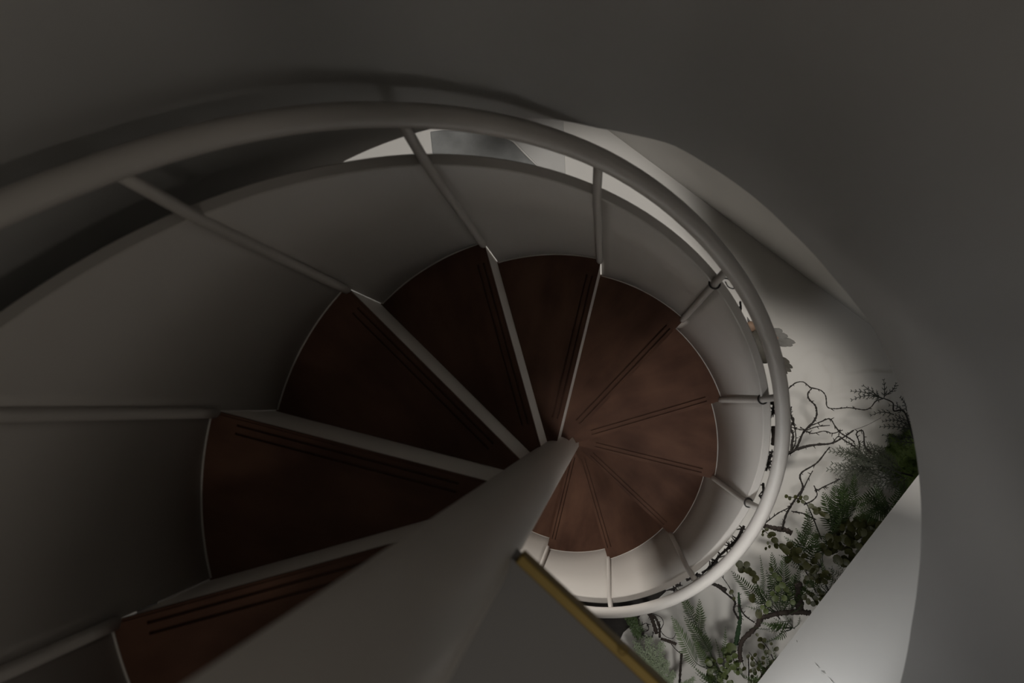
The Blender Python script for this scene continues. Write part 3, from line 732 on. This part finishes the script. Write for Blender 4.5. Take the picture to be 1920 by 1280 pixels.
twig('bare_twig', 'bent twig leaning from the mossy branch up to the handrail', [(1385, 1160), (1376, 1143), (1378, 1128), (1366, 1116), (1340, 1094)], 1.3, 1.2, (1.0, 1.15), None, 6, 27, G)
twig('bare_twig', 'slim twig crossing right from the mossy branch', [(1384, 1132), (1392, 1148), (1402, 1158), (1414, 1166)], 1.0, .8, (1.1, 1.0), None, 8, 28, G)
twig('dark_stick', 'short thick black stick poking out under the handrail', [(1332, 1093), (1346, 1098), (1361, 1107)], 1.6, 3.2, (1.2, 1.2), M_TWIG, 2, 29, None, 'stick', 8)
twig('bare_twig', 'hair-thin stem above the short black stick', [(1350, 1076), (1362, 1092), (1371, 1107), (1378, 1126)], .4, .5, (1.15, 1.15), None, 2, 30, G)
twig('dark_branch', 'dark forked branch below the handrail beside the feathery bush', [(1212, 1146), (1220, 1154), (1226, 1170), (1231, 1186)], 2.4, 2.6, (.9, .8), M_BARK, 3, 31, None, 'branch', 8)
twig('dark_branch', 'curved dark branch parallel to the forked one by the feathery bush', [(1214, 1150), (1228, 1157), (1236, 1174), (1237, 1194)], 1.6, 2.0, (.95, .8), M_BARK, 3, 32, None, 'branch', 8)
twig('bare_twig', 'hair-thin looping vine right of the curved dark branch', [(1220, 1149), (1238, 1156), (1244, 1168), (1239, 1182), (1250, 1194), (1262, 1196), (1268, 1186)], .45, .45, (1.0, 1.0), None, 0, 33, G)
twig('bare_twig', 'tangled thin vine above the feathery bush', [(1196, 1156), (1200, 1172), (1212, 1168), (1216, 1180), (1204, 1188), (1220, 1196), (1226, 1184)], .5, .6, (.9, .9), None, 24, 34, G)
twig('dark_stick', 'dark stick lying between feathery bush and pale fern', [(1239, 1197), (1252, 1201), (1268, 1207)], 1.6, 2.4, (.9, .9), M_BARK, 2, 35, None, 'stick', 8)
twig('dark_stick', 'upright dark stick right of the feathery bush', [(1278, 1225), (1276, 1250), (1274, 1282)], 1.5, 1.6, (.9, .5), M_BARK, 3, 36, None, 'stick', 8)
twig('bare_twig', 'thin stem running from the dark stick to the upright stick', [(1258, 1206), (1266, 1216), (1277, 1226)], .5, .5, (.9, .9), None, 1, 37, G)
twig('bare_twig', 'thin branch at the bottom corner below the bulkhead', [(1403, 1230), (1404, 1262), (1402, 1290)], .8, 1.0, (.9, .4), None, 4, 38, G)
twig('dark_branch', 'rough dark branch climbing towards the bulkhead at the bottom edge', [(1418, 1285), (1432, 1262), (1446, 1246), (1462, 1232)], 2.2, 2.6, (.6, .9), M_BARK, 10, 39, None, 'branch', 8)
twig('bare_twig', 'long thin stem sweeping down left of the arching branch', [(1388, 1222), (1392, 1240), (1398, 1256)], .6, .4, (.9, .8), None, 0, 40, G)
twig('bare_twig', 'thin hanging thread between the long thorny twig and the cedar', [(1601, 806), (1625, 797), (1652, 783)], .25, .25, (1.1, 1.1), None, 0, 41, G)

# feathery pale bush at the bottom
def plume_bush(label, root_px, plumes, m, seed):
    rr = random.Random(seed); root = qw(root_px[0], root_px[1], 0)
    t = thing('feathery_bush', label, 'bush', root)
    for (bu, bv, tu, tv, w, h) in plumes:
        mb = MB(); b = qw(bu, bv, h * .75); tp = qw(tu, tv, h)
        ax = spline([root, b, b.lerp(tp, .5) + Vector((0, 0, .03)), tp], 24); tube(mb, ax, [.0024] * 25, 4)
        bl_ = ax[9:]
        for i in range(520):
            f = rr.random() * (len(bl_) - 1.01); k = int(f); p = bl_[k].lerp(bl_[k + 1], f - k)
            rad = w * PX * (1 - .5 * (f / len(bl_))) * rr.random() ** .6
            d = Vector((rr.gauss(0, 1), rr.gauss(0, 1), rr.gauss(0, .6))).normalized()
            c = p + d * rad; e = (d * .6 + Vector((rr.gauss(0, 1), rr.gauss(0, 1), rr.gauss(0, .5))).normalized()).normalized(); ln = rr.uniform(3, 7) * PX
            s_ = e.cross(UP).normalized() * .55 * PX
            mb.add([c - e * ln * .5, c + s_, c + e * ln * .5, c - s_], [(0, 1, 2, 3)])
        o = mb.build('plume', m, t)
plume_bush('pale feathery bush filling the bottom next to the brass landing edge', (1225, 1270),
           [(1220, 1262, 1192, 1205, 15, 1.0), (1225, 1262, 1215, 1195, 16, 1.05), (1228, 1265, 1240, 1205, 15, 1.0), (1215, 1270, 1195, 1235, 15, .9), (1235, 1272, 1250, 1240, 15, .85), (1222, 1275, 1220, 1240, 16, .9), (1245, 1280, 1262, 1262, 12, .8), (1230, 1285, 1235, 1262, 15, .8), (1262, 1290, 1300, 1272, 10, .8)], M_FLUFF, 51)
plume_bush('dull green feathery tuft just under the lowest handrail', (1200, 1190),
           [(1200, 1188, 1178, 1150, 11, .8), (1200, 1188, 1192, 1160, 12, .85), (1200, 1190, 1188, 1178, 12, .8), (1198, 1190, 1165, 1140, 8, .75)], M_FERN3, 52)

# dark stone and a slab added for a shadow on the floor
def block(name, label, cat, px, h, m, z0=0.0):
    mb = MB(); P = [q(u, v, h) for u, v in px]; prism(mb, [(p.x, p.y) for p in P], FLOOR + z0, FLOOR + h)
    o = mb.build(name, m); fix_normals(o.data); bv = o.modifiers.new('b', 'BEVEL'); bv.width = .008; bv.segments = 2
    return tag(o, label, cat)
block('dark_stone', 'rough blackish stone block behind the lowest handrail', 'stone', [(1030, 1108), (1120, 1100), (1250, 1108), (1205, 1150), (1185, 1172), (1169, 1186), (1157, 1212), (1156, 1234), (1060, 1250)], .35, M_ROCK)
block('shadow_slab', 'grey streaked slab added for a shadow on the floor above the stair panel', 'slab', [(806, 246), (830, 243), (900, 246), (948, 258), (962, 266), (985, 290), (1008, 312), (1000, 340), (900, 350), (800, 340), (812, 300)], .03, M_SLABSHADE)

block('floor_sheet', 'thin pale floor tile beside the grey streaked slab', 'sheet', [(950, 215), (1056, 215), (1061, 345), (1013, 338), (1008, 310), (985, 286), (962, 262)], .012, M_SHEET)  # thin added sheet giving the floor a step in tone

# wire ties around the balusters
for k, lab in ((5, 'upper'), (6, 'middle'), (7, 'lower')):
    a = ang(k) + math.radians(NA.get(k, 0)); at_ = ang(k) + math.radians(DA.get(k, 0))
    bp_ = bal_path(k); c = bp_[10].lerp(bp_[11], .2); ax = (bp_[11] - bp_[10]).normalized()
    u = ax.orthogonal().normalized(); w_ = ax.cross(u); pts = []
    for i in range(33):
        th = 2 * math.pi * i / 32 * 1.15; pts.append(c + (u * math.cos(th) + w_ * math.sin(th)) * (BAL_R + .006) * S + ax * .004 * math.sin(th * .5))
    mb = MB(); tube(mb, pts, .0024, 6)
    if k == 5:
        tail = spline([W(atr(*p, 1.07)) for p in ((1350, 529), (1358, 522), (1368, 525), (1377, 540), (1366, 538), (1360, 528))], 24); tube(mb, tail, .0016, 6)
    o = mb.build('wire_tie', M_BLACK, None, True)
    tag(o, 'black wire tied round the %s of the three wired balusters' % lab, 'wire', 'black wire ties on the balusters')

# dead vine fixed outside the panel, below the handrail
def garland(label, px, r0, r1, spurs, seed, rad=1.075, m=None):
    rr = random.Random(seed); sp = spline([W(atr(u, v, rad)) for u, v in px], 30)
    mb = MB(); tube(mb, sp, [(r0 + (r1 - r0) * i / 30) * rr.uniform(.8, 1.2) for i in range(31)], 8)
    for i in range(spurs):
        p = sp[rr.randrange(1, 30)]; d = Vector((rr.uniform(-1, 1), rr.uniform(-1, 1), rr.uniform(-.6, .6))).normalized(); tube(mb, [p, p + d * rr.uniform(.01, .03)], [.003, .0012], 4)
    return tag(mb.build('dead_vine', m or M_TWIG, None, True), label, 'vine', 'dead vine outside the stair panel')
garland('black knotty vine stub right below the middle wired baluster', [(1449, 744), (1451, 756), (1449, 768), (1452, 774)], .003, .0035, 34, 61)
garland('short thin vine between the upper and middle wired balusters', [(1388, 566), (1389, 578), (1387, 588)], .0025, .003, 2, 62)
garland('dark leafy vine piece beside the panel above the lower wired baluster', [(1448, 846), (1444, 858), (1440, 870), (1437, 882)], .003, .0028, 34, 63)
garland('forked black vine tip close to the lower wired baluster', [(1431, 906), (1431, 926), (1424, 930)], .004, .003, 5, 64)
garland('thick black vine running along the lower panel under the handrail', [(1395, 986), (1382, 1010), (1365, 1027), (1348, 1043), (1340, 1055), (1331, 1064), (1317, 1073)], .0048, .0036, 44, 65)
garland('thinner vine doubling the thick one along the lower panel', [(1392, 1004), (1379, 1018), (1357, 1034), (1342, 1050), (1328, 1068)], .004, .004, 6, 66)
garland('black vine end beside the lowest visible baluster', [(1312, 1078), (1300, 1082), (1288, 1088)], .006, .003, 12, 67)
garland('dark pinnate vine tip poking over the lower panel edge', [(1258, 1106), (1268, 1100), (1276, 1096)], .003, .003, 16, 68)
garland('brown wood stub wedged outside the panel between wired balusters', [(1450, 800), (1451, 815), (1450, 832)], .007, .007, 0, 69, 1.08, M_BARK)

# perched bird figure with spread wing and tail
ZBIRD = -4.2
def bq(u, v, dz=0): return W(at(u, v, ZBIRD + dz))
BP = bq(1424, 648)
bird = thing('bird_figurine', 'brown bird figure with spread grey wing perched behind the right handrail', 'bird', BP)
perch = spline([W((at(1424, 648, ZBIRD).x, at(1424, 648, ZBIRD).y, FLOOR)), BP - Vector((.03, -.01, .9)), BP - Vector((-.01, .01, .4)), BP - Vector((0, 0, .055))], 20)
mb = MB(); tube(mb, perch, [.016 - .006 * i / 20 for i in range(21)], 8); tag(mb.build('perch_branch', M_BARK, None, True), 'upright branch carrying the perched bird figure', 'branch')
bm = bmesh.new(); bmesh.ops.create_uvsphere(bm, u_segments=20, v_segments=12, radius=1)
axb = (bq(1436, 682) - bq(1410, 618)); L = axb.length; axb.normalize(); sb = axb.cross(UP).normalized(); ub = sb.cross(axb)
for v in bm.verts:
    t = v.co.x; r = .30 * (1 - .35 * t * t + .18 * t)
    v.co = BP + axb * t * L * .52 + sb * v.co.y * L * r * .9 + ub * v.co.z * L * r * .8
me = bpy.data.meshes.new('body'); bm.to_mesh(me); bm.free(); link('body', me, M_FEATHER, bird, True)
hd = bq(1408, 612, .06); bm = bmesh.new(); bmesh.ops.create_uvsphere(bm, u_segments=14, v_segments=10, radius=.024, matrix=Matrix.Translation(hd))
me = bpy.data.meshes.new('head'); bm.to_mesh(me); bm.free(); hdo = link('head', me, M_TAN, bird, True)
mb = MB(); tube(mb, [hd - axb * .018, hd - axb * .045], [.007, .001], 8); bk = mb.build('beak', M_BLACK, None, True); bk.parent = hdo
def feather(mb, a, b, w, nn):
    T = b - a; sd = T.cross(nn).normalized() * w; nn = nn * w * .25
    f = [a, a + T * .3 + sd * .8, a + T * .75 + sd, a + T * .93 + sd * .6, b, a + T * .93 - sd * .6, a + T * .75 - sd, a + T * .3 - sd * .8, a + T * .6 + nn]
    mb.add(f, [(8, i, (i + 1) % 8) for i in range(8)])
def fan(name, m, base0, base1, tips, w, dz):
    for i, (u, v) in enumerate(tips):
        mb = MB(); s_ = i / max(1, len(tips) - 1); a = base0.lerp(base1, s_); feather(mb, a, bq(u, v, dz + .012 * i), w, UP); mb.build(name, m, bird)
fan('wing_feather', M_FEATHER2, bq(1436, 618), bq(1440, 640), [(1468, 621), (1478, 631), (1492, 643), (1487, 648), (1478, 648), (1466, 645)], .013, .03)
fan('wing_feather', M_TAN, bq(1430, 622), bq(1436, 642), [(1446, 606), (1455, 624), (1460, 634), (1458, 642), (1462, 650)], .010, .05)
fan('tail_feather', M_FEATHER, bq(1442, 662), bq(1438, 672), [(1481, 680), (1487, 690), (1484, 697), (1477, 701), (1469, 699)], .012, .0)
fan('wing_feather', M_TAN, bq(1424, 628), bq(1424, 650), [(1404, 610), (1400, 625), (1402, 640), (1410, 655)], .012, .03)

# small ring hook on the brass edge
hk = W(at(1168, 1222, ZL + .01)); mb = MB()
tube(mb, [hk + Vector((.0045 * math.cos(2 * math.pi * i / 16), .0045 * math.sin(2 * math.pi * i / 16) + .003, .004)) for i in range(17)], .0009, 6); o = mb.build('ring_hook', M_BRASS, land, True)

# knocks and chips in the bulkhead plaster
bulk = bpy.data.objects['wall_bulkhead']
nb = Vector((d2.y, -d2.x, 0)); nb = nb if nb.dot(Vector((CAM.x, CAM.y, 0)) - Vector((A2.x, A2.y, 0))) > 0 else -nb
def on_bulk(u, v):
    d = ray(u, v); t = (Vector((A2.x, A2.y, 0)) - Vector((CAM.x, CAM.y, 0))).dot(nb) / Vector((d.x, d.y, 0)).dot(nb); return CAM + d * t
for px in ([(1527, 1240), (1534, 1247), (1538, 1252), (1535, 1253), (1529, 1246)], [(1539, 1256), (1546, 1257), (1549, 1263), (1544, 1265), (1540, 1262)], [(1553, 1268), (1562, 1277), (1566, 1282), (1560, 1280)], [(1493, 1199), (1496, 1204), (1494, 1205)]):
    P = [W(on_bulk(u, v)) for u, v in px]; nw = nb * .0012; n = len(P); cen = sum(P, Vector()) / n + nw
    mb = MB(); mb.add([p for p in P] + [cen], [(i, (i + 1) % n, n) for i in range(n)]); mb.build('plaster_chip', M_CHIP, bulk)
